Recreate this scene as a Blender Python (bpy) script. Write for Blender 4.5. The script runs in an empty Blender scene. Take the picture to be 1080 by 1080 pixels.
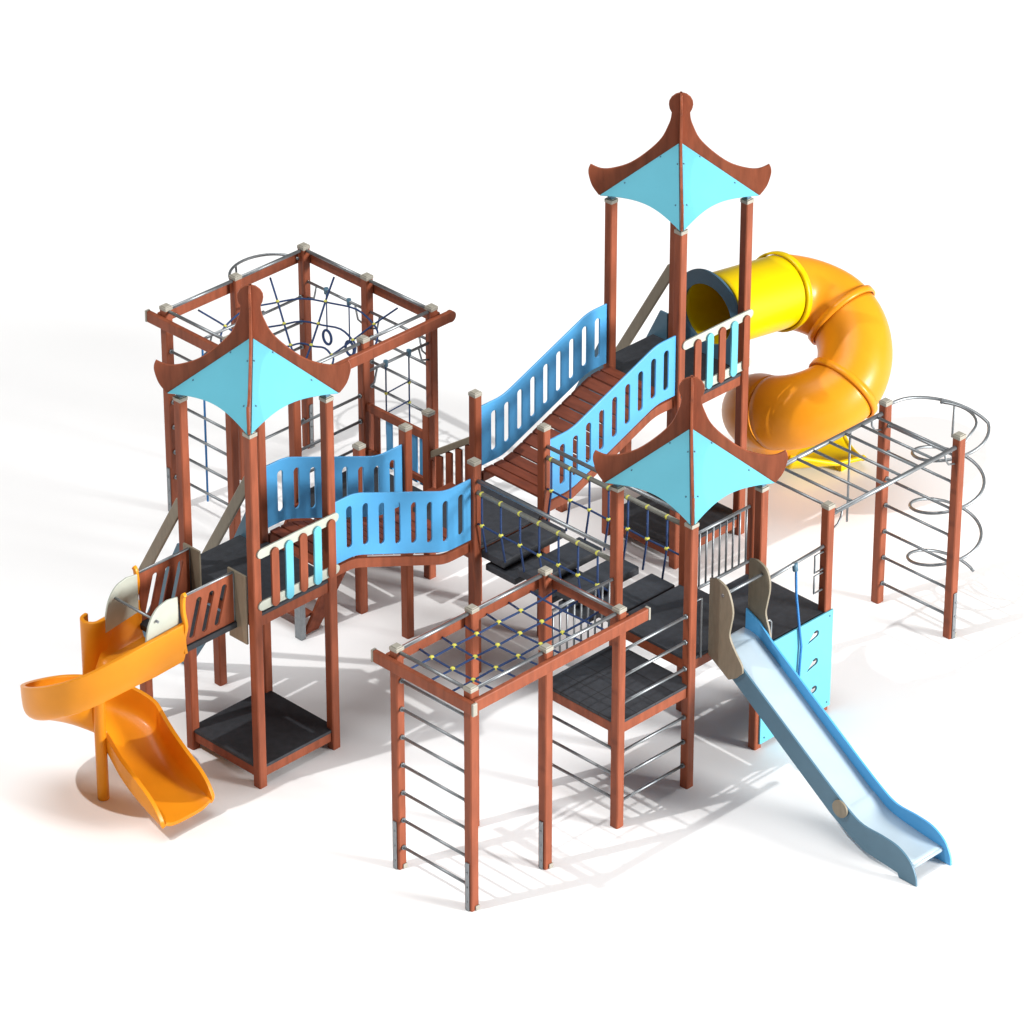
import bpy, bmesh, math, random
from mathutils import Vector, Matrix
random.seed(4)
S = bpy.context.scene
COL = S.collection
PI = math.pi
def lerp(a, b_, t): return a + (b_ - a) * t

# ------------------------------------------------------------------ materials
def mat(name, col, rough=0.5, metal=0.0, var=0.0, scale=6.0, bump=0.0, bscale=60.0, stretch=None, coat=0.0, spec=0.5):
    m = bpy.data.materials.new(name); m.use_nodes = True
    nt = m.node_tree; b = nt.nodes['Principled BSDF']
    b.inputs['Base Color'].default_value = (*col, 1)
    b.inputs['Roughness'].default_value = rough
    b.inputs['Metallic'].default_value = metal
    b.inputs['Specular IOR Level'].default_value = spec
    b.inputs['Coat Weight'].default_value = coat
    b.inputs['Coat Roughness'].default_value = 0.15
    tc = nt.nodes.new('ShaderNodeTexCoord'); mp = nt.nodes.new('ShaderNodeMapping')
    nt.links.new(tc.outputs['Object'], mp.inputs['Vector'])
    if stretch: mp.inputs['Scale'].default_value = stretch
    if var:
        n = nt.nodes.new('ShaderNodeTexNoise'); n.inputs['Scale'].default_value = scale; n.inputs['Detail'].default_value = 5
        nt.links.new(mp.outputs['Vector'], n.inputs['Vector'])
        r = nt.nodes.new('ShaderNodeValToRGB')
        r.color_ramp.elements[0].position = 0.3; r.color_ramp.elements[1].position = 0.7
        r.color_ramp.elements[0].color = (*[c * (1 - var) for c in col], 1)
        r.color_ramp.elements[1].color = (*[min(1, c * (1 + var)) for c in col], 1)
        nt.links.new(n.outputs['Fac'], r.inputs['Fac']); nt.links.new(r.outputs['Color'], b.inputs['Base Color'])
    if bump:
        n2 = nt.nodes.new('ShaderNodeTexNoise'); n2.inputs['Scale'].default_value = bscale; n2.inputs['Detail'].default_value = 3
        nt.links.new(mp.outputs['Vector'], n2.inputs['Vector'])
        bp = nt.nodes.new('ShaderNodeBump'); bp.inputs['Strength'].default_value = bump; bp.inputs['Distance'].default_value = 0.01
        nt.links.new(n2.outputs['Fac'], bp.inputs['Height']); nt.links.new(bp.outputs['Normal'], b.inputs['Normal'])
    return m

WOOD = mat('brown_lacquered_wood', (0.250, 0.067, 0.031), 0.48, var=0.20, scale=5, bump=0.12, bscale=25, stretch=(3, 3, 0.5), spec=0.22)
DARKWOOD = mat('brown_deck_plank', (0.20, 0.050, 0.024), 0.6, var=0.22, scale=6, bump=0.14, bscale=30, stretch=(3, 0.6, 3), spec=0.22)
BLUE = mat('blue_polyethylene_board', (0.075, 0.345, 0.66), 0.42, var=0.03, scale=3, bump=0.03, bscale=140)
CYAN = mat('turquoise_polyethylene_board', (0.118, 0.45, 0.575), 0.42, var=0.03, scale=3, bump=0.03, bscale=140)
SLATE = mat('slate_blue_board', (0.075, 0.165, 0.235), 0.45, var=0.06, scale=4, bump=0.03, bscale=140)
CREAM = mat('cream_plastic', (0.44, 0.465, 0.40), 0.45, var=0.04, scale=9)
BEIGE = mat('beige_grey_laminate', (0.225, 0.19, 0.135), 0.5, var=0.10, scale=9, bump=0.05, bscale=60, stretch=(3, 3, .7))
TILE = None
MAT = mat('black_rubber_deck', (0.028, 0.031, 0.038), 0.7, var=0.22, scale=14, bump=0.3, bscale=190)
CAP = mat('beige_cap_plastic', (0.33, 0.31, 0.26), 0.45, var=0.05, scale=9)
STEEL = mat('galvanised_steel', (0.27, 0.29, 0.305), 0.48, metal=0.9, var=0.10, scale=22)
GREYRAIL = mat('grey_coated_rail', (0.19, 0.19, 0.165), 0.5, var=0.1, scale=20)
STAIN = mat('polished_steel_sheet', (0.50, 0.61, 0.69), 0.42, metal=0.30, var=0.03, scale=4)
ROPE = mat('navy_rope', (0.013, 0.042, 0.14), 0.75, var=0.25, scale=60, bump=0.5, bscale=240)
SKYROPE = mat('blue_rope', (0.03, 0.20, 0.52), 0.7, var=0.2, scale=60, bump=0.5, bscale=240)
KNOT = mat('yellow_plastic_clamp', (0.62, 0.60, 0.09), 0.4)
ORANGE = mat('orange_moulded_plastic', (0.74, 0.265, 0.010), 0.36, var=0.05, scale=3, bump=0.02, bscale=90, coat=0.06, spec=0.22)
YELLOW = mat('yellow_moulded_plastic', (0.72, 0.50, 0.0), 0.36, var=0.03, scale=3, bump=0.02, bscale=90, coat=0.06, spec=0.22)
WHITE = mat('white_studio_floor', (0.91, 0.912, 0.916), 0.9, var=0.006, scale=0.6, spec=0.1)

def tiled(src, size):
    m = src.copy(); m.name = 'tiled_rubber_deck'; nt = m.node_tree; b = nt.nodes['Principled BSDF']
    lk = b.inputs['Base Color'].links[0]; col = lk.from_socket
    br = nt.nodes.new('ShaderNodeTexBrick'); br.offset = 0; br.inputs['Scale'].default_value = 1.0
    br.inputs['Brick Width'].default_value = size; br.inputs['Row Height'].default_value = size
    br.inputs['Mortar Size'].default_value = 0.005; br.inputs['Mortar'].default_value = (.008, .008, .009, 1)
    tc = [n for n in nt.nodes if n.type == 'TEX_COORD'][0]
    nt.links.new(tc.outputs['Object'], br.inputs['Vector'])
    nt.links.new(col, br.inputs['Color1']); nt.links.new(col, br.inputs['Color2']); nt.links.new(br.outputs['Color'], b.inputs['Base Color'])
    return m
TILE = tiled(MAT, 0.26)

# ------------------------------------------------------------------ object helpers
def tag(o, label=None, cat=None, group=None, kind=None):
    if label: o['label'] = label
    if cat: o['category'] = cat
    if group: o['group'] = group
    if kind: o['kind'] = kind
    return o

def empty(name, loc, label=None, cat=None, group=None, parent=None):
    o = bpy.data.objects.new(name, None); COL.objects.link(o)
    o.empty_display_size = 0.1
    o.location = loc
    if parent:
        o.parent = parent; o.location = (0, 0, 0)
    return tag(o, label, cat, group)

def worldloc(p):
    v = Vector((0, 0, 0))
    while p is not None:
        v += p.location; p = p.parent
    return v

class MB:
    """collects shapes in world coordinates; build() links them as ONE mesh object"""
    def __init__(s): s.v = []; s.f = []; s.sm = []
    def add(s, vs, fs, smooth=False):
        k = len(s.v); s.v += [Vector(v) for v in vs]
        s.f += [tuple(i + k for i in f) for f in fs]; s.sm += [smooth] * len(fs)
        return s
    def box(s, x0, x1, y0, y1, z0, z1):
        return s.add([(x0, y0, z0), (x1, y0, z0), (x1, y1, z0), (x0, y1, z0), (x0, y0, z1), (x1, y0, z1), (x1, y1, z1), (x0, y1, z1)],
                     [(0, 3, 2, 1), (4, 5, 6, 7), (0, 1, 5, 4), (1, 2, 6, 5), (2, 3, 7, 6), (3, 0, 4, 7)])
    def bar(s, p0, p1, w, h, up=(0, 0, 1)):
        p0 = Vector(p0); p1 = Vector(p1); d = (p1 - p0).normalized()
        side = d.cross(Vector(up)).normalized(); u = side.cross(d)
        vs = [p + side * (a * w / 2) + u * (b * h / 2) for p in (p0, p1) for a, b in ((-1, -1), (1, -1), (1, 1), (-1, 1))]
        return s.add(vs, [(0, 3, 2, 1), (4, 5, 6, 7), (0, 1, 5, 4), (1, 2, 6, 5), (2, 3, 7, 6), (3, 0, 4, 7)])
    def tube(s, pts, r, n=10, closed=False, caps=True):
        pts = [Vector(p) for p in pts]; N = len(pts)
        t = []
        for i in range(N):
            a = pts[(i - 1) % N] if (closed or i > 0) else pts[i]
            b = pts[(i + 1) % N] if (closed or i < N - 1) else pts[i]
            t.append((b - a).normalized())
        ref = Vector((0, 0, 1)) if abs(t[0].z) < 0.9 else Vector((1, 0, 0))
        nrm = (ref - t[0] * ref.dot(t[0])).normalized()
        vs = []
        for i in range(N):
            nrm = (nrm - t[i] * nrm.dot(t[i])).normalized(); b = t[i].cross(nrm)
            rr = r[i] if isinstance(r, (list, tuple)) else r
            for k in range(n):
                a = 2 * PI * k / n
                vs.append(pts[i] + (nrm * math.cos(a) + b * math.sin(a)) * rr)
        fs = []
        for i in range(N if closed else N - 1):
            j = (i + 1) % N
            for k in range(n):
                l = (k + 1) % n
                fs.append((i * n + k, i * n + l, j * n + l, j * n + k))
        k0 = len(s.v)
        s.add(vs, fs, True)
        if not closed and caps:
            s.f.append(tuple(k0 + k for k in reversed(range(n)))); s.sm.append(False)
            s.f.append(tuple(k0 + (N - 1) * n + k for k in range(n))); s.sm.append(False)
        return s
    def grid(s, rows, smooth=True):
        """rows of points, quads between neighbours"""
        n = len(rows[0]); vs = [p for r in rows for p in r]; fs = []
        for i in range(len(rows) - 1):
            for k in range(n - 1):
                fs.append((i * n + k, i * n + k + 1, (i + 1) * n + k + 1, (i + 1) * n + k))
        return s.add(vs, fs, smooth)
    def ball(s, c, r, n=8, m=6, sc=(1, 1, 1)):
        vs = []; fs = []
        for i in range(m + 1):
            for k in range(n):
                a = PI * i / m; b = 2 * PI * k / n
                vs.append((c[0] + r * sc[0] * math.sin(a) * math.cos(b), c[1] + r * sc[1] * math.sin(a) * math.sin(b), c[2] + r * sc[2] * math.cos(a)))
        for i in range(m):
            for k in range(n):
                l = (k + 1) % n
                fs.append((i * n + k, (i + 1) * n + k, (i + 1) * n + l, i * n + l))
        return s.add(vs, fs, True)
    def build(s, name, m, parent=None, bevel=0.0, solid=0.0, seg=2, **tags):
        L = worldloc(parent) if parent else Vector((0, 0, 0))
        me = bpy.data.meshes.new(name)
        me.from_pydata([v - L for v in s.v], [], s.f)
        me.polygons.foreach_set('use_smooth', s.sm)
        bm = bmesh.new(); bm.from_mesh(me); bmesh.ops.recalc_face_normals(bm, faces=bm.faces); bm.to_mesh(me); bm.free()
        me.materials.append(m)
        o = bpy.data.objects.new(name, me); COL.objects.link(o)
        if parent: o.parent = parent
        if solid:
            md = o.modifiers.new('solid', 'SOLIDIFY'); md.thickness = solid; md.offset = 0
        if bevel:
            md = o.modifiers.new('bevel', 'BEVEL'); md.width = bevel; md.segments = seg; md.limit_method = 'ANGLE'; md.angle_limit = 0.6
            md.harden_normals = False
        return tag(o, **tags)

def plate(name, outer, holes, thick, org, ex, ey, m, parent, bevel=0.004, **tags):
    """flat board of an outline with holes: local (a,b) -> org + a*ex + b*ey, thickness centred on the plane"""
    cu = bpy.data.curves.new(name, 'CURVE'); cu.dimensions = '2D'; cu.fill_mode = 'BOTH'
    cu.extrude = max(thick / 2 - bevel, 0.001); cu.bevel_depth = bevel; cu.bevel_resolution = 1; cu.offset = -bevel
    for poly in [outer] + holes:
        sp = cu.splines.new('POLY'); sp.points.add(len(poly) - 1); sp.use_cyclic_u = True
        for p, q in zip(sp.points, poly): p.co = (q[0], q[1], 0, 1)
    tmp = bpy.data.objects.new(name + '_tmp', cu); COL.objects.link(tmp)
    dg = bpy.context.evaluated_depsgraph_get()
    me = bpy.data.meshes.new_from_object(tmp.evaluated_get(dg))
    bpy.data.objects.remove(tmp); bpy.data.curves.remove(cu)
    ex = Vector(ex); ey = Vector(ey); ez = ex.cross(ey); L = worldloc(parent) if parent else Vector((0, 0, 0))
    org = Vector(org) - L
    for v in me.vertices: v.co = org + ex * v.co.x + ey * v.co.y + ez * v.co.z
    bm = bmesh.new(); bm.from_mesh(me); bmesh.ops.remove_doubles(bm, verts=bm.verts, dist=1e-5)
    bmesh.ops.recalc_face_normals(bm, faces=bm.faces)
    for f in bm.faces: f.smooth = False
    bm.to_mesh(me); bm.free()
    me.materials.clear(); me.materials.append(m); me.name = name
    o = bpy.data.objects.new(name, me); COL.objects.link(o)
    if parent: o.parent = parent
    return tag(o, **tags)

def slot(cx, cy, w, h, sl=0.0, n=8):
    """stadium hole, optionally slanted by sl (dx per dy)"""
    r = w / 2; pts = []
    for i in range(n + 1):
        a = PI * i / n; pts.append((cx + r * math.cos(a) + sl * (h / 2 - r), cy + h / 2 - r + r * math.sin(a)))
    for i in range(n + 1):
        a = PI + PI * i / n; pts.append((cx + r * math.cos(a) - sl * (h / 2 - r), cy - h / 2 + r + r * math.sin(a)))
    return pts

def smooth_line(pts, n=6):
    """Catmull-Rom through the points"""
    out = []
    P = [pts[0]] + list(pts) + [pts[-1]]
    for i in range(1, len(P) - 2):
        for k in range(n):
            t = k / n
            out.append(tuple(0.5 * (2 * b + (c - a) * t + (2 * a - 5 * b + 4 * c - d) * t * t + (3 * b - a - 3 * c + d) * t ** 3)
                             for a, b, c, d in zip(P[i - 1], P[i], P[i + 1], P[i + 2])))
    out.append(tuple(pts[-1]))
    return out

# ------------------------------------------------------------------ shared pieces
PW = 0.102
def post(x, y, H, parent, cap=True, anchor=None, z0=0.0):
    h = PW / 2; c = 0.010
    prof = [(-h + c, -h), (h - c, -h), (h, -h + c), (h, h - c), (h - c, h), (-h + c, h), (-h, h - c), (-h, -h + c)]
    b = MB(); top = H - 0.035 if cap else H
    b.add([(x + a, y + q, z) for z in (z0, top) for a, q in prof],
          [tuple(reversed(range(8))), tuple(range(8, 16))] + [(i, (i + 1) % 8, 8 + (i + 1) % 8, 8 + i) for i in range(8)])
    p = b.build('post', WOOD, parent)
    if cap:
        k = MB(); g = PW / 2 + 0.0015
        k.box(x - g, x + g, y - g, y + g, top - 0.012, H - 0.006); k.box(x - g * .75, x + g * .75, y - g * .75, y + g * .75, H - 0.006, H + 0.004)
        k.build('cap', CAP, p, bevel=0.008)
    if anchor:
        ax, ay = anchor; k = MB(); o = PW / 2 + 0.007; w = 0.024
        if ax: k.box(x + ax * o - 0.008, x + ax * o + 0.008, y - w, y + w, 0.0, 0.55)
        else: k.box(x - w, x + w, y + ay * o - 0.008, y + ay * o + 0.008, 0.0, 0.55)
        for z in (0.1, 0.27, 0.44): k.ball((x + ax * (o + .01), y + ay * (o + .01), z), 0.012, 6, 4)
        k.build('anchor', STEEL, p, bevel=0.003)
        k = MB(); k.box(x - .005, x + PW / 2 - .004, y - PW / 2 - .013, y - PW / 2 + .001, 0, .05); k.build('foot_plate', CAP, p, bevel=.003)
    return p

def mat_deck(x0, x1, y0, y1, z, parent, name='deck', fascia=0.11, m=None):
    b = MB(); b.box(x0 - .026, x1 + .026, y0 - .026, y1 + .026, z - 0.035, z)
    d = b.build(name, m or MAT, parent, bevel=0.006)
    h = fascia; zt = z - 0.037
    for (ax, ay, bx, by) in ((x0, y0, x1, y0), (x0, y1, x1, y1), (x0, y0, x0, y1), (x1, y0, x1, y1)):
        k = MB(); dx = PW / 2 + .001
        if ay == by: k.box(ax + dx, bx - dx, ay - .022, ay + .022, zt - h, zt)
        else: k.box(ax - .022, ax + .022, ay + dx, by - dx, zt - h, zt)
        k.build('edge_beam', WOOD, d, bevel=0.004)
    return d

def rungs(p0, p1, zs, parent, r=0.0155, name='rung'):
    for z in zs:
        a = Vector((p0[0], p0[1], z)); c = Vector((p1[0], p1[1], z)); d = (c - a).normalized()
        b = MB(); b.tube([a + d * (PW / 2 - .012), c - d * (PW / 2 - .012)], r, 10)
        for q, s in ((a, 1), (c, -1)):
            b.tube([q + d * s * (PW / 2 - .002), q + d * s * (PW / 2 + .022)], 0.026, 10)
        b.build(name, STEEL, parent)

def knot(p, parent, r=0.022):
    me = bpy.data.meshes.get('knot_shared')
    L = worldloc(parent)
    if me is None:
        b = MB(); b.ball((0, 0, 0), 1.0, 8, 6, (1, 1, 0.85)); o = b.build('knot', KNOT); me = o.data; me.name = 'knot_shared'
    else:
        o = bpy.data.objects.new('knot', me); COL.objects.link(o)
    o.parent = parent; o.location = Vector(p) - L; o.scale = (r, r, r)
    return o

# ------------------------------------------------------------------ ground
g = MB(); g.add([(-90, -90, 0), (110, -90, 0), (110, 110, 0), (-90, 110, 0)], [(0, 1, 2, 3)])
tag(g.build('ground', WHITE), 'seamless white studio ground under the whole playground', None, None, 'structure')

# ------------------------------------------------------------------ roofed towers
def roof(root, x0, y0, H):
    cx, cy = x0 + .5, y0 + .5
    R = empty('roof', (0, 0, 0), parent=root)
    right = [(0.0, 1.262), (0.055, 1.25), (0.098, 1.215), (0.122, 1.17), (0.126, 1.13), (0.118, 1.085), (0.096, 1.04)]
    curve = smooth_line([(0.096, 1.04), (0.104, .965), (0.129, .888), (0.197, .743), (0.331, .598), (0.509, .464), (0.685, .402), (0.816, .395), (0.926, .445)], 4)
    tip = smooth_line([(0.926, .445), (0.948, .39), (0.946, .32), (0.909, .196), (0.84, .09)], 4)
    half = right + curve[1:] + tip[1:] + [(0.76, 0.085), (0.0, 0.64)]
    for k in range(4):
        a = PI / 4 + k * PI / 2; d = Vector((math.cos(a), math.sin(a), 0))
        off = [(max(p[0], 0.013), p[1]) for p in half]
        plate('ridge_board', off, [], 0.026, (cx, cy, H), d, (0, 0, 1), WOOD, R)
    # four blue sheets, gently dished, concave lower edge
    for k in range(4):
        a0 = PI / 4 + k * PI / 2; a1 = a0 + PI / 2
        d0 = Vector((math.cos(a0), math.sin(a0), 0)); d1 = Vector((math.cos(a1), math.sin(a1), 0))
        C = Vector((cx, cy, H)); rows = []; NU = 16; NV = 8
        for j in range(NV + 1):
            t = j / NV; row = []
            for i in range(NU + 1):
                u = i / NU
                e0 = d0 * 0.845 + Vector((0, 0, .088)); e1 = d1 * 0.845 + Vector((0, 0, .088))
                s_ = 0.0195 / .845
                uu = s_ + (1 - 2 * s_) * u
                low = e0.lerp(e1, uu); ap = Vector((0, 0, .685)) + (d0 + d1).normalized() * .022
                f = 1 - 0.125 * (1 - (2 * u - 1) ** 2)
                p = ap.lerp(low, t * f)
                p += -(d0 + d1).normalized() * (0.007 * math.sin(PI * u) * t)
                row.append(C + p)
            rows.append(row)
        b = MB(); b.grid(rows, smooth=False)
        o = b.build('roof_panel', CYAN, R, solid=0.014)
        for u, t in ((0.05, .3), (0.05, .8), (0.95, .3), (0.95, .8)):
            p = rows[round(t * NV)][round(u * NU)]
            n = (d0 + d1).normalized() * .75 + Vector((0, 0, .66))
            q = MB(); q.ball(p + n * .008, .010, 6, 4); q.build('bolt', SLATE, o)
    for i, j in ((0, 0), (1, 0), (0, 1), (1, 1)):
        MB().box(x0 + i - .03, x0 + i + .03, y0 + j - .03, y0 + j + .03, H + .052, H + .115).build('bracket', SLATE, R, bevel=.004)
    return R

def slat_fence(root, x0, y, zlo, zhi, name='slat_railing'):
    """cream rails with upright boards on a front face"""
    R = empty(name, (0, 0, 0), parent=root)
    for z in (zlo, zhi):
        e = slot(0, 0, .105, 1.08)
        plate('rail', [(q[1], q[0]) for q in e][::-1], [], .022, (x0 + .53, y - .060, z), (1, 0, 0), (0, 0, 1), CREAM, R)
    for i in range(5):
        x = x0 + .2 + .188 * i
        plate('slat', slot(0, 0, .098, zhi - zlo + .07), [], .022, (x, y - .084, (zlo + zhi) / 2 - .02), (1, 0, 0), (0, 0, 1), (CYAN if i % 2 else WOOD), R)
    return R

def back_ladder(root, x0, y0, both):
    """steep boarded stair behind a tower, from the deck (z 2) down to the ground"""
    R = empty('rear_stair', (0, 0, 0), parent=root)
    for x in (x0 + .04, x0 + .96):
        plate('side_board', [(y0 + .06, 1.70), (y0 + .06, 2.30), (y0 + .17, 2.30), (y0 + 1.30, .02), (y0 + 1.13, .02)], [], .025, (x, 0, 0), (0, 1, 0), (0, 0, 1), SLATE, R)
    for i in range(3):
        z = 1.985 - i * .36; y = y0 + .15 + i * .20
        MB().box(x0 + .06, x0 + .94, y - (.175 if i == 0 else .10), y + .11, z - .05, z).build('tread', MAT, R, bevel=.004)
    for x in ((x0 - .0, x0 + 1.0) if both else (x0 + 1.0,)):
        MB().bar((x, y0 + .05, 2.84), (x, y0 + .92, 1.34), .034, .125, up=(0, .5, .3)).build('handrail', BEIGE, R, bevel=.012)
    for x in (x0, x0 + 1): post(x, y0 + .70, .92, root, cap=False)
    return R

def tower(x0, y0, H, zdeck, label, low=True):
    t = empty('play_tower', (x0 + .5, y0 + .5, 0), label, 'play tower', 'roofed play towers')
    for i, j in ((0, 0), (1, 0), (0, 1), (1, 1)): post(x0 + i, y0 + j, H + .05, t)
    mat_deck(x0, x0 + 1, y0, y0 + 1, zdeck, t)
    if low: mat_deck(x0, x0 + 1, y0, y0 + 1, .235, t, name='ground_deck', fascia=.10)
    roof(t, x0, y0, H)
    return t

T1 = tower(0, 3, 4.0, 2.0, 'tall roofed tower on the left, between the open orange slide and the curved blue bridge')
slat_fence(T1, 0, 3, 2.11, 2.70)
back_ladder(T1, 0, 4, True)
for y0, y1 in ((3.05, 3.31), (3.72, 3.96)):
    k = MB(); k.box(-.075, -.052, y0, y1, 1.66, 2.44); k.build('side_shield', BEIGE, T1, bevel=.004)
T3 = tower(6, 3, 4.0, 2.0, 'tall roofed tower at the back, feeding the closed yellow and orange tube slide')
slat_fence(T3, 6, 3, 2.11, 2.70)
back_ladder(T3, 6, 4, False)
T2 = tower(3, 0, 3.0, 1.5, 'shorter roofed tower in front, above the straight blue slide', low=False)

# ------------------------------------------------------------------ slatted-side bridges (blue)
def blue_bridge(x0, x1, z0, z1, n, label, cat='bridge'):
    """S-curved deck between two decks at z0 and z1, along x, between y=3 and y=4"""
    root = empty('blue_bridge', ((x0 + x1) / 2, 3.5, 0), label, cat, 'bridges with blue slotted sides')
    L = x1 - x0
    def prof(s):                                  # s 0..1 -> height of the deck line, flat ends and sloped middle
        lo_, hi_ = (.17, .80) if z1 < z0 else (.20, .83)
        t = sum(min(1, max(0, (s + d * .07 - lo_) / (hi_ - lo_))) for d in (-.6, -.3, 0, .3, .6)) / 5
        return z0 + (z1 - z0) * t
    N = 40
    xs = [x0 + .055 + (L - .11) * i / N for i in range(N + 1)]
    lift = .115; hh = .71
    for y in (3.0, 4.0):
        out = [(x, prof((x - x0) / L) + lift) for x in xs] + [(x, prof((x - x0) / L) + lift + hh) for x in reversed(xs)]
        sl = []
        for i in range(n):
            x = x0 + L * (.13 + .77 * i / (n - 1)); zc = prof((x - x0) / L) + lift + hh / 2
            sl.append(slot(x, zc, .072, .47))
        plate('side_panel', out, sl, .020, (0, y, 0), (1, 0, 0), (0, 0, 1), BLUE, root)
    for y in (3.04, 3.96):
        lo = [(x, prof((x - x0) / L) - .045) for x in xs]; hi = [(x, prof((x - x0) / L) + .062) for x in xs]
        plate('stringer', lo + hi[::-1], [], .045, (0, y, 0), (1, 0, 0), (0, 0, 1), WOOD, root)
    np_ = int(L / .145)
    for i in range(np_):
        a = x0 + .06 + (L - .12) * (i + .06) / np_; b = x0 + .06 + (L - .12) * (i + .92) / np_
        za = prof((a - x0) / L) + .095; zb = prof((b - x0) / L) + .095
        MB().bar((a, 3.5, za), (b, 3.5, zb), .90, .03).build('plank', DARKWOOD, root, bevel=.004)
    return root
blue_bridge(1, 3, 2.0, 1.5, 8, 'curved blue slotted bridge leaving the left tower, lower of the two')
blue_bridge(4, 6, 1.5, 2.0, 9, 'long blue slotted bridge climbing to the back tower with the tube slide')

# ------------------------------------------------------------------ middle platform
mp = empty('middle_platform', (3.5, 3.5, 0), 'dark deck on four capped posts where the two blue bridges meet', 'platform')
for i, j in ((3, 3), (4, 3), (3, 4), (4, 4)): post(i, j, 2.53, mp)
mat_deck(3, 4, 3, 4, 1.5, mp)
# steps down to the low landing behind it, with a sloping slatted handrail
for i in range(2):
    y = 4.20 + i * .27; z = 1.34 - .17 * i
    MB().box(3.05, 3.95, y - .12, y + .12, z - .04, z).build('step', DARKWOOD, mp, bevel=.004)
hr = empty('step_railing', (0, 0, 0), parent=mp)
MB().bar((4.0, 4.02, 1.965), (4.0, 4.76, 1.445), .05, .07).build('rail', BEIGE, hr, bevel=.008)
for i in range(5):
    y = 4.10 + i * .145; zt = 1.91 - (y - 4.02) * .703
    MB().box(3.985, 4.015, y - .045, y + .045, zt - .62, zt).build('slat', WOOD, hr, bevel=.004)

# ------------------------------------------------------------------ low landing with stair to the ground
ld = empty('low_landing', (3.5, 5.2, 0), 'low brown landing with open stair, between the rope cage and the middle deck', 'landing')
post(3, 4.7, 2.03, ld); post(4, 4.7, 2.03, ld)
mat_deck(3, 4, 4.7, 5.68, 1.0, ld)
fr = empty('slat_railing', (0, 0, 0), parent=ld)
MB().box(3.98, 4.02, 4.75, 5.63, 1.655, 1.755).build('rail', WOOD, fr, bevel=.006)
MB().box(3.98, 4.02, 4.75, 5.63, 1.12, 1.19).build('rail', WOOD, fr, bevel=.006)
for i, y in enumerate((5.52, 5.33, 5.14, 4.95, 4.82)):
    MB().box(4.021, 4.043, y - .045, y + .045, 1.06, 1.70).build('slat', (WOOD, BLUE, WOOD, BLUE, BLUE)[i], fr, bevel=.006)
st = empty('ground_stair', (0, 0, 0), parent=ld)
for y in (4.76, 5.58):
    plate('stringer', [(2.22, .02), (2.42, .02), (2.97, .72), (2.97, .98), (2.84, .98)], [], .035, (0, y, 0), (1, 0, 0), (0, 0, 1), DARKWOOD, st)
    MB().box(2.14, 2.21, y - .05, y + .05, 0, .50).build('newel', STEEL, st, bevel=.006)
for i in range(4):
    x = 2.30 + .18 * i; z = .22 + .22 * i
    MB().box(x - .09, x + .09, 4.79, 5.55, z - .035, z).build('tread', DARKWOOD, st, bevel=.004)

# ------------------------------------------------------------------ net bridge with hanging steps
nb = empty('net_bridge', (3.5, 2, 0), 'swaying bridge of black steps hung between two navy rope nets', 'rope bridge')
for x in (3.0, 4.0):
    n_ = empty('side_net', (0, 0, 0), parent=nb)
    MB().tube([(x, 1.04, 2.30), (x, 2.96, 2.30)], .022, 10).build('top_rail', STEEL, n_)
    MB().tube([(x, 1.04, 2.17), (x, 2.96, 2.17)], .026, 10).build('net_rail', GREYRAIL, n_)
    b = MB(); ys = [2.89 - .272 * i for i in range(7)]
    b.tube([(x, 2.96, 1.80)] + [(x, y, 1.80 - .006 * (i % 2)) for i, y in enumerate(ys)] + [(x, 1.04, 1.80)], .0115, 6)
    for y in ys: b.tube([(x, y, 2.17), (x, y, 1.80), (x + (.06 if x < 3.5 else -.06), y, 1.46)], .0115, 6)
    b.build('rope_net', ROPE, n_)
    for y in ys:
        knot((x, y, 2.17), n_, .032); knot((x, y, 1.80), n_, .026)
for i, y in enumerate((2.79, 2.27, 1.75, 1.25)):
    k = MB(); k.box(3.05, 3.95, y - .165, y + .165, 1.38, 1.47); k.build('hanging_step', MAT, nb, bevel=.012)
for i, y in enumerate((2.66, 2.14, 1.62)):
    k = MB(); k.box(3.03, 3.62, y - .215, y + .215, 1.27, 1.345); k.build('hanging_step', MAT, nb, bevel=.012)

# ------------------------------------------------------------------ front net climbing frame
nf = empty('net_climbing_frame', (1, .5, 0), 'front wooden frame with a flat navy rope net on top and rung ladders', 'climbing frame')
for i in range(3):
    for j in range(2):
        an = (-1, 0) if (i, j) in ((0, 0), (0, 1), (1, 0)) else None
        post(i, j, 2.525, nf, anchor=an)
def beam(p0, p1, parent, ends=(0, 0), w=.052, h=.13):
    p0 = Vector(p0); p1 = Vector(p1); d = (p1 - p0).normalized()
    b = MB().bar(p0, p1, w, h).build('beam', WOOD, parent, bevel=.010)
    for e, p, s in ((ends[0], p0, -1), (ends[1], p1, 1)):
        if e: MB().bar(p + d * s * .0005, p + d * s * .028, w + .008, h + .008).build('end_cap', CAP, b, bevel=.008)
o = PW / 2 + .028; zb = 2.352
beam((-o, -.115, zb), (-o, 1.22, zb), nf, (1, 1))
beam((-o + .03, -o, zb), (2.30, -o, zb), nf, (0, 1))
beam((-o + .03, 1 + o, zb), (2.06, 1 + o, zb), nf)
beam((2 + o, -.05 + .02, zb), (2 + o, 1.08, zb), nf)
def pipe(p0, p1, parent, r=.019, m=None, name='pipe'):
    return MB().tube([p0, p1], r, 10).build(name, m or STEEL, parent)
e = PW / 2
for (a, c) in (((0, 0), (1, 0)), ((1, 0), (2, 0)), ((0, 1), (1, 1)), ((1, 1), (2, 1)), ((0, 0), (0, 1)), ((2, 0), (2, 1))):
    d = Vector((c[0] - a[0], c[1] - a[1], 0)).normalized()
    pipe((a[0] + d.x * e, a[1] + d.y * e, 2.468), (c[0] - d.x * e, c[1] - d.y * e, 2.468), nf)
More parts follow.
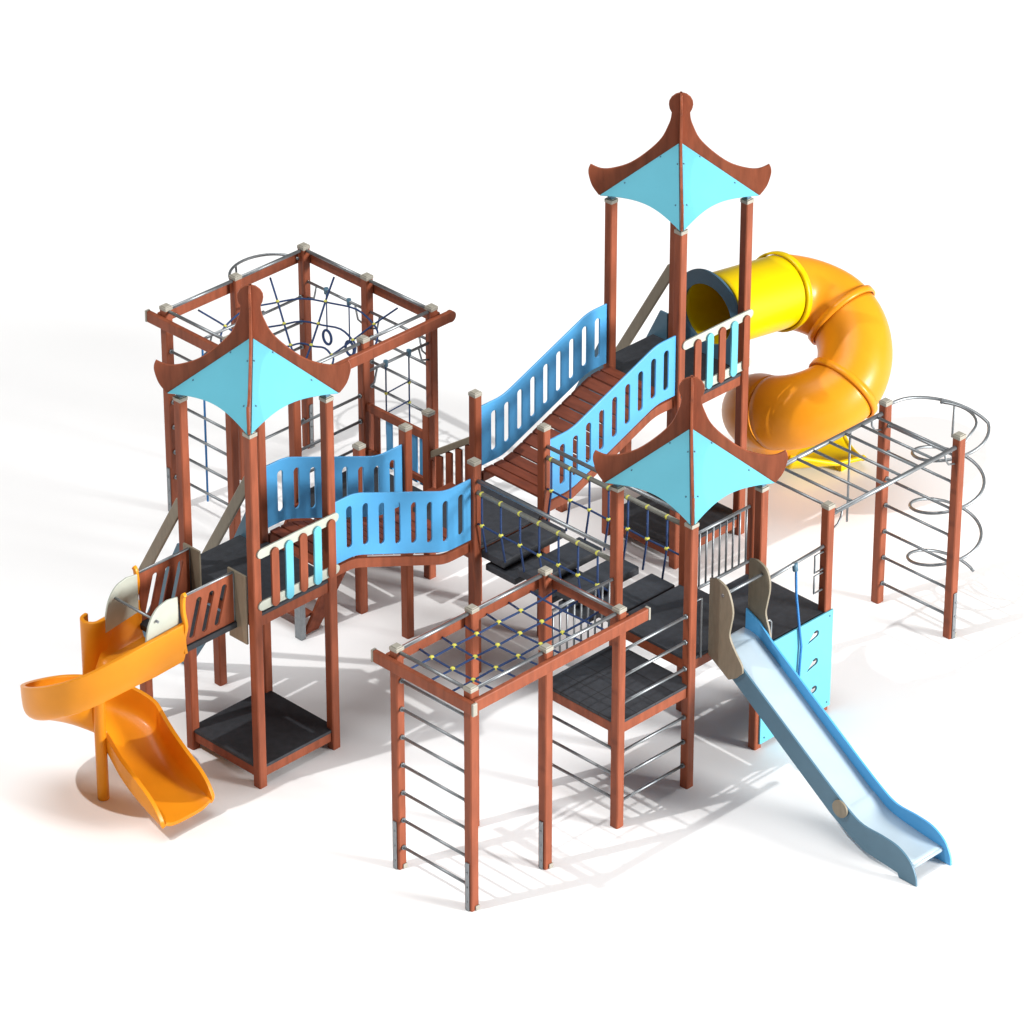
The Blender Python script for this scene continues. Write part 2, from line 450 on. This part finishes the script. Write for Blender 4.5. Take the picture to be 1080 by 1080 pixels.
b = MB(); xs = [.05 + .3 * i for i in range(7)]; ys = [.32, .60, .885]
zn = 2.29
for x in xs: b.tube([(x, -.03, 2.31), (x, .32, zn), (x, .6, zn - .01), (x, .885, zn), (x, 1.05, 2.31)], .0115, 6)
for y in ys: b.tube([(-.03, y, 2.31)] + [(x, y, zn - .006 * (i % 2)) for i, x in enumerate(xs)] + [(2.04, y, 2.31)], .0115, 6)
net = b.build('rope_net', ROPE, nf)
for x in xs[1:6]:
    for y in ys: knot((x, y, zn), net, .026)
for x in xs[1:6]: pass
rungs((0, 0), (0, 1), [.25 + .318 * i for i in range(7)], nf)
rungs((2, 0), (2, 1), [.30, .58, .87], nf)

# ------------------------------------------------------------------ low side platform between frame and short tower
lp = empty('side_platform', (2.5, .5, 0), 'low black square deck between the front net frame and the short tower', 'platform')
mat_deck(2, 3, 0, 1, 1.22, lp, m=TILE)
rungs((2, 0), (3, 0), [.268, .55, .838, 1.403, 1.71, 2.004], lp)
def balustrade(x0, x1, y, z0, z1, parent, n=9):
    R = empty('steel_railing', (0, 0, 0), parent=parent)
    for z in (z0, z1): MB().tube([(x0, y, z), (x1, y, z)], .0175, 10).build('rail', STEEL, R)
    for i in range(n):
        x = x0 + (x1 - x0) * (i + .5) / n
        MB().tube([(x, y, z0), (x, y, z1)], .011, 8).build('baluster', STEEL, R)
balustrade(2.06, 2.95, 1.0, 1.36, 2.0, lp)
MB().tube([(2.62, .55, 1.225), (2.62, .55, 1.40), (2.60, .53, 1.45), (2.56, .50, 1.45), (2.54, .48, 1.40), (2.54, .48, 1.225)], .010, 8).build('grab_loop', STEEL, lp)

# ------------------------------------------------------------------ east climbing platform
ep = empty('climbing_platform', (4.5, .5, 0), 'black deck with turquoise climbing wall and hanging blue rope, beside the straight slide', 'climbing platform')
post(5, 0, 2.435, ep); post(5, 1, 2.435, ep)
mat_deck(4, 5, 0, 1, 1.2, ep)
balustrade(4.06, 4.95, 1.0, 1.36, 2.01, ep)
def tear(cx, cy, s=1.0):
    pts = []
    for i in range(11):
        a = -PI * .35 + PI * 1.25 * i / 10; pts.append((cx + .045 * s * math.cos(a), cy + .042 * s * math.sin(a)))
    return pts + [(cx - .125 * s, cy - .075 * s)]
holes = [tear(4.80, 1.02), tear(4.80, .69), tear(4.80, .36), tear(4.32, .86), tear(4.32, .50)]
cw = plate('climbing_wall', [(4.0, .06), (5.055, .06), (5.055, 1.205), (4.0, 1.205)], holes, .022, (0, -.062, 0), (1, 0, 0), (0, 0, 1), CYAN, ep)
for (cx_, cz_) in ((4.80, 1.02), (4.80, .69), (4.80, .36), (4.32, .86), (4.32, .50)):
    MB().ball((cx_ + .012, -.045, cz_ + .020), .034, 8, 6, (1, .8, .7)).build('hand_hold', MAT, cw)
for p_ in ((4.06, .12), (4.06, 1.15), (5.0, .12), (5.0, 1.15)):
    MB().ball((p_[0], -.074, p_[1]), .011, 6, 4).build('bolt', SLATE, cw)
MB().tube([(4.04, 0, 1.92), (4.96, 0, 1.96)], .019, 10).build('handrail', STEEL, ep)
MB().tube([(4.05, -.0, 1.66), (4.07, -.0, 1.74), (4.17, -.0, 1.89)], .012, 8).build('brace', STEEL, ep)
MB().tube([(4.52, -.02, 1.90), (4.50, -.055, 1.60), (4.52, -.09, 1.24), (4.55, -.10, 1.0), (4.53, -.095, .58)], .0135, 8).build('climbing_rope', SKYROPE, ep)
MB().tube([(4.52, -.0, 1.95), (4.52, -.015, 1.86)], .03, 10).build('rope_clamp', SLATE, ep)
for x_, zt in ((4.82, 1.90), (4.82, 1.66)):
    MB().tube([(4.95, -.005, zt), (x_, -.005, zt), (x_, -.005, zt - .20), (4.95, -.005, zt - .20)], .011, 8).build('grab_loop', STEEL, ep)
MB().tube([(3.845, -.24, 1.66), (3.90, -.24, 1.655), (3.925, -.24, 1.62), (3.925, -.24, 1.38), (3.90, -.24, 1.33), (3.845, -.24, 1.30)], .011, 8).build('grab_loop', STEEL, ep)

# ------------------------------------------------------------------ monkey bars
mb = empty('monkey_bars', (6, .5, 0), 'steel overhead ladder between the climbing platform and two posts at the right', 'monkey bars')
post(7, 0, 2.43, mb, anchor=(0, -1)); post(7, 1, 2.43, mb)
for y in (0, 1):
    MB().tube([(5 + e - .01, y, 2.29), (7 - e + .01, y, 2.29)], .024, 10).build('side_rail', STEEL, mb)
    for xa, s in ((5 + e, 1), (7 - e, -1)):
        MB().tube([(xa, y, 2.10), (xa + s * .10, y, 2.13), (xa + s * .15, y, 2.20), (xa + s * .16, y, 2.28)], .011, 8).build('brace', STEEL, mb)
for i in range(8):
    x = 5.14 + .245 * i
    MB().tube([(x, .01, 2.29), (x, .99, 2.29)], .0155, 10).build('rung', STEEL, mb)
rungs((7, 0), (7, 1), [.245 + .318 * i for i in range(7)], mb)
MB().tube([(6.46, 1.0, 2.27), (6.46, 1.0, 1.2)], .012, 8).build('hanging_pole', STEEL, mb)

# ------------------------------------------------------------------ spiral climbers
t = empty('spiral_climber', (7.46, .5, 0), 'steel coil climber standing right of the monkey bars', 'spiral climber')
r = .38; scx, scy = 7.46, .5
pts = [Vector((7.04, 1.0, 2.36))]
for i in range(17):
    f = i / 16; th = PI * .5 - PI * .70 * f; rr = lerp(.49, .40, f)
    pts.append(Vector((lerp(7.18, scx, f ** 2) + rr * math.cos(th), .5 + rr * math.sin(th), 2.355 - .215 * f ** 1.5)))
z0 = pts[-1].z; M = 116; turns = 2.95; th0 = PI * .5 - PI * .70
for i in range(1, M + 1):
    f = i / M; th = th0 - 2 * PI * turns * f; rr = lerp(.40, r, min(1, f * 6))
    pts.append(Vector((scx + rr * math.cos(th), scy + rr * math.sin(th), z0 - .63 * turns * f)))
MB().tube(pts, .0175, 10).build('coil', STEEL, t)
arc = [pts[8]] + [Vector((7.22 + .37 * math.cos(th), .44 + .37 * math.sin(th), 2.33 - .02 * i / 10)) for i, th in enumerate([PI * .22 - PI * .62 * i / 10 for i in range(11)])] + [Vector((7.04, 0, 2.26))]
MB().tube(arc, .0145, 10).build('top_ring', STEEL, t)
MB().tube([pts[10], pts[10] + Vector((-.01, 0, -.40))], .012, 8).build('strut', STEEL, t)
t = empty('arch_bar', (4.5, 8.0, 0), 'bent steel arch bar fixed behind the top of the rope cage', 'arch bar')
arc = [Vector((4.5 + .45 * math.cos(th), 7.70 + .40 * math.sin(th), 2.36)) for th in [PI * i / 20 for i in range(21)]]
MB().tube(arc, .0155, 10).build('bar', STEEL, t)
MB().tube([arc[12], arc[12] + Vector((0, -.02, -.30)), arc[12] + Vector((0, -.30, -.34))], .012, 8).build('strut', STEEL, t)

# ------------------------------------------------------------------ straight slide
ss = empty('straight_slide', (3.54, -1.2, 0), 'straight light blue slide running down from the short tower', 'slide')
topl = [(-.02, 1.74), (-.20, 1.66), (-.36, 1.52)] + smooth_line([(-1.55, .69), (-1.89, .468), (-2.08, .385), (-2.32, .375), (-2.53, .345), (-2.69, .245), (-2.765, .11), (-2.78, .003)], 4)
botl = [(-2.56, .003), (-2.54, .05), (-2.11, .095), (-1.9, .19), (-1.65, .33), (-1.3, .577), (-.23, 1.34), (-.02, 1.42)]
for x, m_ in ((3.292, SLATE), (3.80, BLUE)):  # left board's shade is put into its colour: slate in place of blue
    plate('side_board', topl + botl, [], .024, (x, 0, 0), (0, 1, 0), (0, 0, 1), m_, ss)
bed = smooth_line([(.0, 1.505), (-.16, 1.49), (-.36, 1.37), (-1.594, .50), (-1.80, .372), (-2.0, .262), (-2.3, .205), (-2.66, .16)], 5)
b = MB(); b.grid([[(x, p[0], p[1]) for p in bed] for x in (3.305, 3.46, 3.63, 3.787)])
b.build('slide_bed', STAIN, ss, solid=.02)
MB().tube([(3.305, -2.665, .145), (3.787, -2.665, .145)], .022, 12).build('end_roll', STAIN, ss)
def wavy(short):
    if short: return smooth_line([(-.02, 2.30), (-.12, 2.325), (-.24, 2.28), (-.29, 2.18), (-.30, 2.05), (-.27, 1.88), (-.255, 1.76), (-.30, 1.62), (-.33, 1.52)], 4) + [(-.30, 1.42), (-.02, 1.45)]
    return smooth_line([(-.02, 2.32), (-.12, 2.345), (-.24, 2.30), (-.30, 2.20), (-.335, 2.05), (-.31, 1.88), (-.30, 1.76), (-.38, 1.62), (-.47, 1.50), (-.48, 1.42)], 4) + [(-.40, 1.33), (-.30, 1.27), (-.02, 1.45)]
for x in (3.262, 3.83):
    pn = plate('side_shield', wavy(x > 3.5), [], .026, (x, 0, 0), (0, 1, 0), (0, 0, 1), BEIGE, ss)
MB().tube([(3.24, -.20, 2.20), (3.86, -.20, 2.20)], .017, 10).build('crossbar', STEEL, ss)
MB().tube([(3.27, -1.80, .455), (3.245, -1.80, .455)], .095, 24).build('joint_disc', BEIGE, ss, bevel=.006)
MB().tube([(3.14, -.02, 1.46), (3.14, -.02, 2.14), (3.05, -.02, 2.14)], .014, 8).build('steel_upright', STEEL, ss)
MB().tube([(3.86, -.06, 2.20), (3.95, -.02, 2.23)], .014, 8).build('steel_upright', STEEL, ss)

# ------------------------------------------------------------------ spiral slide (open, orange)
os_ = empty('spiral_slide', (-1.1, 3.7, 0), 'open orange spiral slide with brown slotted gangway at the left tower', 'slide')
cx0, cy0 = -1.26, 3.93
path = []                                             # (x, y, z bed, heading, half width, outer wall, inner wall)
def add(x, y, z, th, hw, wo, wi): path.append((x, y, z, th, hw, wo, wi))
for i in range(7):
    f = i / 6; add(lerp(-.75, -1.14, f), 3.53, lerp(1.66, 1.64, f), PI, .335, lerp(.49, .49, f), lerp(.46, .46, f))
NA = 48; RC = .40
def rim(deg): return 2.13 if deg < 15 else (lerp(2.13, 1.14, (deg - 15) / 150) if deg < 165 else lerp(1.14, .80, (deg - 165) / 105))
for i in range(1, NA + 1):
    f = i / NA; a = -PI / 2 - 1.5 * PI * f             # position angle about the column, clockwise
    zr = sum(rim(270 * f + d) for d in (-18, -9, 0, 9, 18)) / 5; h = lerp(.48, .34, min(1, f * 1.3))
    add(cx0 + RC * math.cos(a), cy0 + RC * math.sin(a), zr - h, a - PI / 2, .33, h, lerp(.46, .28, min(1, f * 1.5)))
EX = [(3.93, -.86, .46, .34, .30), (3.6, -.97, .34, .37, .33), (3.3, -1.02, .235, .35, .34), (3.1, -1.02, .175, .28, .27), (2.99, -1.02, .15, .19, .18), (2.93, -1.02, .14, .09, .09)]
EXs = smooth_line(EX, 3)
for q in EXs[1:]: add(q[1], q[0], q[2], -PI / 2, .33, q[3], q[4])
rows = []
for (x, y, z, th, hw, wo, wi) in path:
    left = Vector((-math.sin(th), math.cos(th), 0)); C_ = Vector((x, y, z))   # left of travel = outer side (clockwise turn)
    row = []
    prof = [(hw + .004, wo), (hw + .002, wo * .75), (hw - .002, wo * .5), (hw - .012, wo * .28), (hw - .045, .05), (hw - .11, .012), (hw - .20, .002), (0, 0),
            (-hw + .20, .002), (-hw + .11, .012), (-hw + .045, .05), (-hw + .012, wi * .28), (-hw + .002, wi * .5), (-hw - .002, wi * .75), (-hw - .004, wi)]
    for a, h in prof: row.append(C_ + left * a + Vector((0, 0, h)))
    rows.append(row)
b = MB(); b.grid(rows); ch = b.build('chute', ORANGE, os_, solid=.046, bevel=.010)
sb = ch.modifiers.new('sub', 'SUBSURF'); sb.levels = 1; sb.render_levels = 1
MB().tube([(cx0, cy0, 0), (cx0, cy0, 1.62)], .060, 20).build('column', ORANGE, os_, bevel=.01)
wl = smooth_line([(-.77, 3.868), (-.95, 3.868), (-1.12, 3.862), (-1.24, 3.842), (-1.335, 3.865), (-1.375, 3.94), (-1.345, 4.02), (-1.26, 4.045)], 5)
b = MB(); b.grid([[(p[0], p[1], zz) for p in wl] for zz in (1.30, 1.55, 1.80, 2.02, 2.115)])
b.build('inner_wall', ORANGE, os_, solid=.042, bevel=.012)
# entry flange, cream cheeks, crossbar
for y in (3.19, 3.88):
    fl = smooth_line([(1.80, 0), (1.95, -.02), (2.12, .02), (2.28, -.01), (2.44, 0), (2.48, .03)], 4)
    b = MB(); s = 1 if y > 3.5 else -1
    b.grid([[(-.775 + dx, y + s * q[1] + dy, q[0]) for q in fl] for dx, dy in ((0, 0), (.04, 0))]); b.build('entry_flange', ORANGE, os_, solid=.045, bevel=.008)
for y in (3.235, 3.83):
    out = [(-.79, 2.02), (-.79, 2.44)] + smooth_line([(-.92, 2.46), (-1.06, 2.42), (-1.16, 2.30), (-1.21, 2.12), (-1.22, 1.96)], 4)
    plate('cheek_board', out, [], .022, (0, y, 0), (1, 0, 0), (0, 0, 1), CREAM, os_)
MB().tube([(-1.08, 3.19, 2.30), (-1.08, 3.88, 2.30)], .014, 10).build('crossbar', STEEL, os_)
# gangway
for y in (3.22, 3.86):
    sl = [slot(-.62 + .165 * i + .03, 2.13, .068, .42, .30) for i in range(3)]
    gp = plate('slotted_panel', [(-.74, 1.87), (-.09, 1.87), (-.09, 2.42), (-.74, 2.42)], sl, .022, (0, y, 0), (1, 0, 0), (0, 0, 1), WOOD, os_)
    MB().tube([(-.74, y, 2.425), (-.09, y, 2.425), (-.085, y, 2.42), (-.085, y, 1.87)], .014, 8).build('edge_tube', STEEL, gp)
MB().box(-.77, -.06, 3.19, 3.89, 1.80, 1.865).build('gangway_floor', MAT, os_, bevel=.006)

# ------------------------------------------------------------------ tube slide
ts = empty('tube_slide', (8, 3, 0), 'closed tube slide with yellow and orange sections curling down from the back tower', 'slide')
TR = .395; xs0 = 8.14
def centre(t):
    """t<0: straight part before the bend (metres), t 0..1.125: the clockwise helix, its second half wider"""
    if t < 0: return Vector((xs0 + t, 3.5, 2.34 - t * .15))
    a = 2 * PI * t
    r, yc = (.475, 3.025) if t < .5 else (.53, 3.08)
    if t < .25: z = 2.34 - .27 * t / .25
    elif t < .5: z = 2.07 - .57 * (t - .25) / .25
    elif t < .875: z = 1.50 - .44 * (t - .5) / .375
    else: z = 1.06 - .56 * (t - .875) / .185
    return Vector((xs0 + r * math.sin(a), yc + r * math.cos(a), z))
def sm_centre(t): return sum((centre(t + d) for d in (-.05, -.025, 0, .025, .05)), Vector()) / 5 if t > 0.03 else centre(t)
def tube_section(t0, t1, m_, name='tube_section', r=TR, n=16):
    pts = [sm_centre(lerp(t0, t1, i / n)) for i in range(n + 1)]
    o = MB().tube(pts, r, 40, caps=False).build(name, m_, ts, solid=.02); return o
def flange(t, m_, w=.018):
    a = sm_centre(t - w); c = sm_centre(t + w)
    d = (c - a).normalized(); q = sm_centre(t)
    MB().tube([q - d * .035, q - d * .03, q + d * .03, q + d * .035], [TR + .02, TR + .042, TR + .042, TR + .02], 40, caps=False).build('flange', m_, ts, solid=.012)
tube_section(-1.08, 0, YELLOW)
for t0, t1 in ((0, .25), (.25, .5), (.5, .75), (.75, 1.06)): tube_section(t0, t1, ORANGE)
flange(-.02, YELLOW); 
for t in (.25, .5): flange(t, ORANGE)
# entrance shield on the tower
arch = [(3.06, 2.0)]
oc = [(3.5 + .46 * math.cos(a), 2.55 + .46 * math.sin(a)) for a in [PI - .35 - (PI - .7) * i / 24 for i in range(25)]]
out = [(3.06, 2.01), (3.94, 2.01)] + [(p[0], p[1]) for p in reversed(oc)]
hole = [(3.5 + .345 * math.cos(2 * PI * i / 32), 2.50 + .345 * math.sin(2 * PI * i / 32)) for i in range(32)]
plate('entrance_shield', out, [hole], .03, (6.985, 0, 0), (0, 1, 0), (0, 0, 1), SLATE, ts)
# open exit chute, heading off at 45 degrees
rows = []; q0 = centre(1.06); hd = Vector((.93, -.42, 0)).normalized(); sd = Vector((.42, .93, 0)).normalized()
for i in range(15):
    f = i / 14; c_ = q0 + hd * lerp(-.10, .86, f); w = lerp(.385, .28, f); zb_ = lerp(.11, .07, f ** .6); h = lerp(.30, .075, min(1, f * 1.6))
    rows.append([Vector((c_.x, c_.y, zb_)) + sd * (w * math.cos(a)) + Vector((0, 0, h * (1 + math.sin(a)))) for a in [PI + PI * k / 16 for k in range(17)]])
b = MB(); b.grid(rows); b.build('exit_chute', YELLOW, ts, solid=.03)
for k_ in (0, -1): MB().tube([r_[k_] for r_ in rows], .030, 8).build('exit_rim', YELLOW, ts)
MB().tube(rows[-1], .028, 8).build('exit_lip', YELLOW, ts)
c_ = q0 + hd * .62
for s_ in (-.2, .2): MB().box(c_.x + sd.x * s_ - .05, c_.x + sd.x * s_ + .05, c_.y + sd.y * s_ - .05, c_.y + sd.y * s_ + .05, 0, .085).build('exit_foot', YELLOW, ts, bevel=.01)

# ------------------------------------------------------------------ rope cage at the back
cg = empty('rope_cage', (4, 6.68, 0), 'square brown post frame at the back with hanging rope funnel and rungs', 'climbing frame')
Y0, Y1, Y2 = 5.68, 6.68, 7.68
for (x, y) in ((3, Y0), (4, Y0), (5, Y0), (5, Y1), (5, Y2), (4, Y2), (3, Y2), (3, Y1)):
    an = (-1, 0) if (x, y) == (3, Y2) else ((0, -1) if (x, y) == (5, Y2) else None)
    post(x, y, 2.525, cg, anchor=an)
beam((2.74 + .0, Y0 - o, zb), (5.20, Y0 - o, zb), cg, (1, 0))
beam((3 - o, Y0 - .0, zb), (3 - o, Y2 + .20, zb), cg, (0, 1))
beam((2.96, Y2 + o, zb), (5.05, Y2 + o, zb), cg)
beam((5 + o, Y0 - .03, zb), (5 + o, Y2 + .10, zb), cg)
MB().tube([(5.20, Y0 - o - .0275, zb), (5.20, Y0 - o + .0275, zb)], .064, 24).build('beam_end', WOOD, cg)
ring = [(3, Y0), (4, Y0), (5, Y0), (5, Y1), (5, Y2), (4, Y2), (3, Y2), (3, Y1)]
for i in range(8):
    a, c = ring[i], ring[(i + 1) % 8]; d = Vector((c[0] - a[0], c[1] - a[1], 0)).normalized()
    pipe((a[0] + d.x * e, a[1] + d.y * e, 2.468), (c[0] - d.x * e, c[1] - d.y * e, 2.468), cg)
# funnel net
b = MB(); kn = []
rad = [(.84, 2.15), (.60, 2.0), (.36, 1.86)]
dirs = [(3.45, Y2), (4.5, Y2), (5, 7.2), (5, 6.2), (4.5, Y0), (3.5, Y0), (3, 6.2), (3, 7.2)]
angs = []
for (x, y) in dirs:
    v = Vector((x - 4, y - Y1, 0)); a = math.atan2(v.y, v.x); angs.append(a)
    pts = [Vector((x, y, 2.30))] + [Vector((4 + r * math.cos(a), Y1 + r * math.sin(a), z)) for r, z in rad] + [Vector((4 + .12 * math.cos(a), Y1 + .12 * math.sin(a), 1.74))]
    b.tube([Vector(q) for q in smooth_line([tuple(p) for p in pts], 4)], .0115, 6)
    kn += pts[1:4]
for r, z in rad:
    b.tube([(4 + r * math.cos(t), Y1 + r * math.sin(t), z + .012 * math.cos(8 * t)) for t in [2 * PI * i / 48 for i in range(48)]], .0115, 6, closed=True)
fn = b.build('funnel_net', ROPE, cg)
for p in kn: knot(p, fn, .021)
# rung ladders on four bays
rungs((4, Y2), (5, Y2), [.35 + .31 * i for i in range(6)], cg)
rungs((3, Y0), (4, Y0), [.6 + .31 * i for i in range(5)], cg)
rungs((3, Y1), (3, Y2), [.44 + .31 * i for i in range(6)], cg)
rungs((5, Y0), (5, Y1), [.88 + .30 * i for i in range(4)], cg)
# steel bars near the top, trapeze rings, climbing ropes
for p0, p1 in (((5, Y1 + e, 2.09), (5, Y2 - e, 2.09)), ((5, Y0 + e, 2.09), (5, Y1 - e, 2.09)), ((4 + e, Y0, 2.09), (5 - e, Y0, 2.09)),
               ((3 + e, 7.18, 2.28), (4 - e, 7.18, 2.28))):
    tb = pipe(p0, p1, cg, .016, name='ring_bar')
    d = (Vector(p1) - Vector(p0)).normalized()
    for q, s in ((Vector(p0), 1), (Vector(p1), -1)):
        MB().tube([q + Vector((0, 0, -.20)), q + d * s * .10 + Vector((0, 0, -.17)), q + d * s * .14 + Vector((0, 0, -.02))], .011, 8).build('brace', STEEL, tb)
for y in (7.33, 6.97):
    rg = MB()
    rg.tube([(5, y, 2.08), (5, y, 1.60)], .008, 6)
    rg.tube([(5, y + .066 * math.cos(t), 1.51 + .085 * math.sin(t)) for t in [2 * PI * i / 24 for i in range(24)]], .015, 8, closed=True)
    rg.build('trapeze_ring', ROPE, cg)
    MB().tube([(5, y, 2.12), (5, y, 2.05)], .026, 8).build('ring_clamp', SLATE, cg)
for x in (4.32, 4.66):
    rp = MB(); rp.tube([(x, Y0, 2.08), (x, Y0, 1.22)], .009, 6); r_ = rp.build('hanging_rope', ROPE, cg)
    for z in (1.72, 1.48): knot((x, Y0, z), r_, .020)
    MB().tube([(x, Y0, 2.12), (x, Y0, 2.05)], .026, 8).build('rope_clamp', SLATE, r_)
rp = MB(); rp.tube([(4.32, Y0, 1.72), (4.66, Y0, 1.74)], .008, 6); rp.tube([(4.32, Y0, 1.48), (4.66, Y0, 1.50)], .008, 6); rp.build('cross_rope', ROPE, cg)
MB().tube([(3.06, 7.18, 2.27), (3.06, 7.18, 1.3), (3.05, 7.17, .30)], .012, 8).build('climbing_rope', SKYROPE, cg)

# ------------------------------------------------------------------ light
W = bpy.data.worlds.new('World'); S.world = W; W.use_nodes = True
bg = W.node_tree.nodes['Background']; bg.inputs['Color'].default_value = (1.0, 0.995, 0.99, 1); bg.inputs['Strength'].default_value = 0.17
def aim(o, target):
    o.rotation_euler = (Vector(target) - o.location).to_track_quat('-Z', 'Y').to_euler()
TGT = Vector((3.5, 3, 0.5))
ld_ = bpy.data.lights.new('key_lamp', 'SPOT'); ld_.energy = 65000; ld_.spot_size = math.radians(64); ld_.spot_blend = 0.2; ld_.shadow_soft_size = 0.45; ld_.color = (1, .985, .96)
lo = bpy.data.objects.new('key_lamp', ld_); COL.objects.link(lo)
lo.location = TGT + Vector((-1.42, .37, 2.5)).normalized() * 60; aim(lo, TGT)
fd = bpy.data.lights.new('fill_softbox', 'AREA'); fd.shape = 'DISK'; fd.size = 22; fd.energy = 122000; fd.color = (1, .99, .97)
fo = bpy.data.objects.new('fill_softbox', fd); COL.objects.link(fo)
fo.location = TGT + Vector((.42, -1.0, .24)).normalized() * 80; aim(fo, TGT)
td = bpy.data.lights.new('top_softbox', 'AREA'); td.shape = 'DISK'; td.size = 46; td.energy = 25500; td.color = (1, 1, 1)
to = bpy.data.objects.new('top_softbox', td); COL.objects.link(to)
to.location = TGT + Vector((-4, 6, 70)); aim(to, TGT)

# ------------------------------------------------------------------ camera
az, el, f_ = 0.7863237435398519, 0.5306968453828192, 5228.2864301646605
D_ = Vector((math.cos(el) * math.cos(az), math.cos(el) * math.sin(az), -math.sin(el)))
cam = bpy.data.cameras.new('camera'); co = bpy.data.objects.new('camera', cam); COL.objects.link(co)
co.location = Vector((5.577571982972935, 5.041994667003749, 0)) - D_ * 54.050324784058425
co.rotation_euler = D_.to_track_quat('-Z', 'Y').to_euler()
cam.sensor_width = 36; cam.lens = 36 * f_ / 1080; cam.clip_start = 1; cam.clip_end = 400
S.camera = co
S.render.resolution_x = 1024; S.render.resolution_y = 1024
S.view_settings.view_transform = 'Standard'; S.view_settings.look = 'None'; S.view_settings.exposure = 0; S.view_settings.gamma = 1
try: S.view_settings.use_curve_mapping = False
except Exception: pass
S.cycles.max_bounces = 8
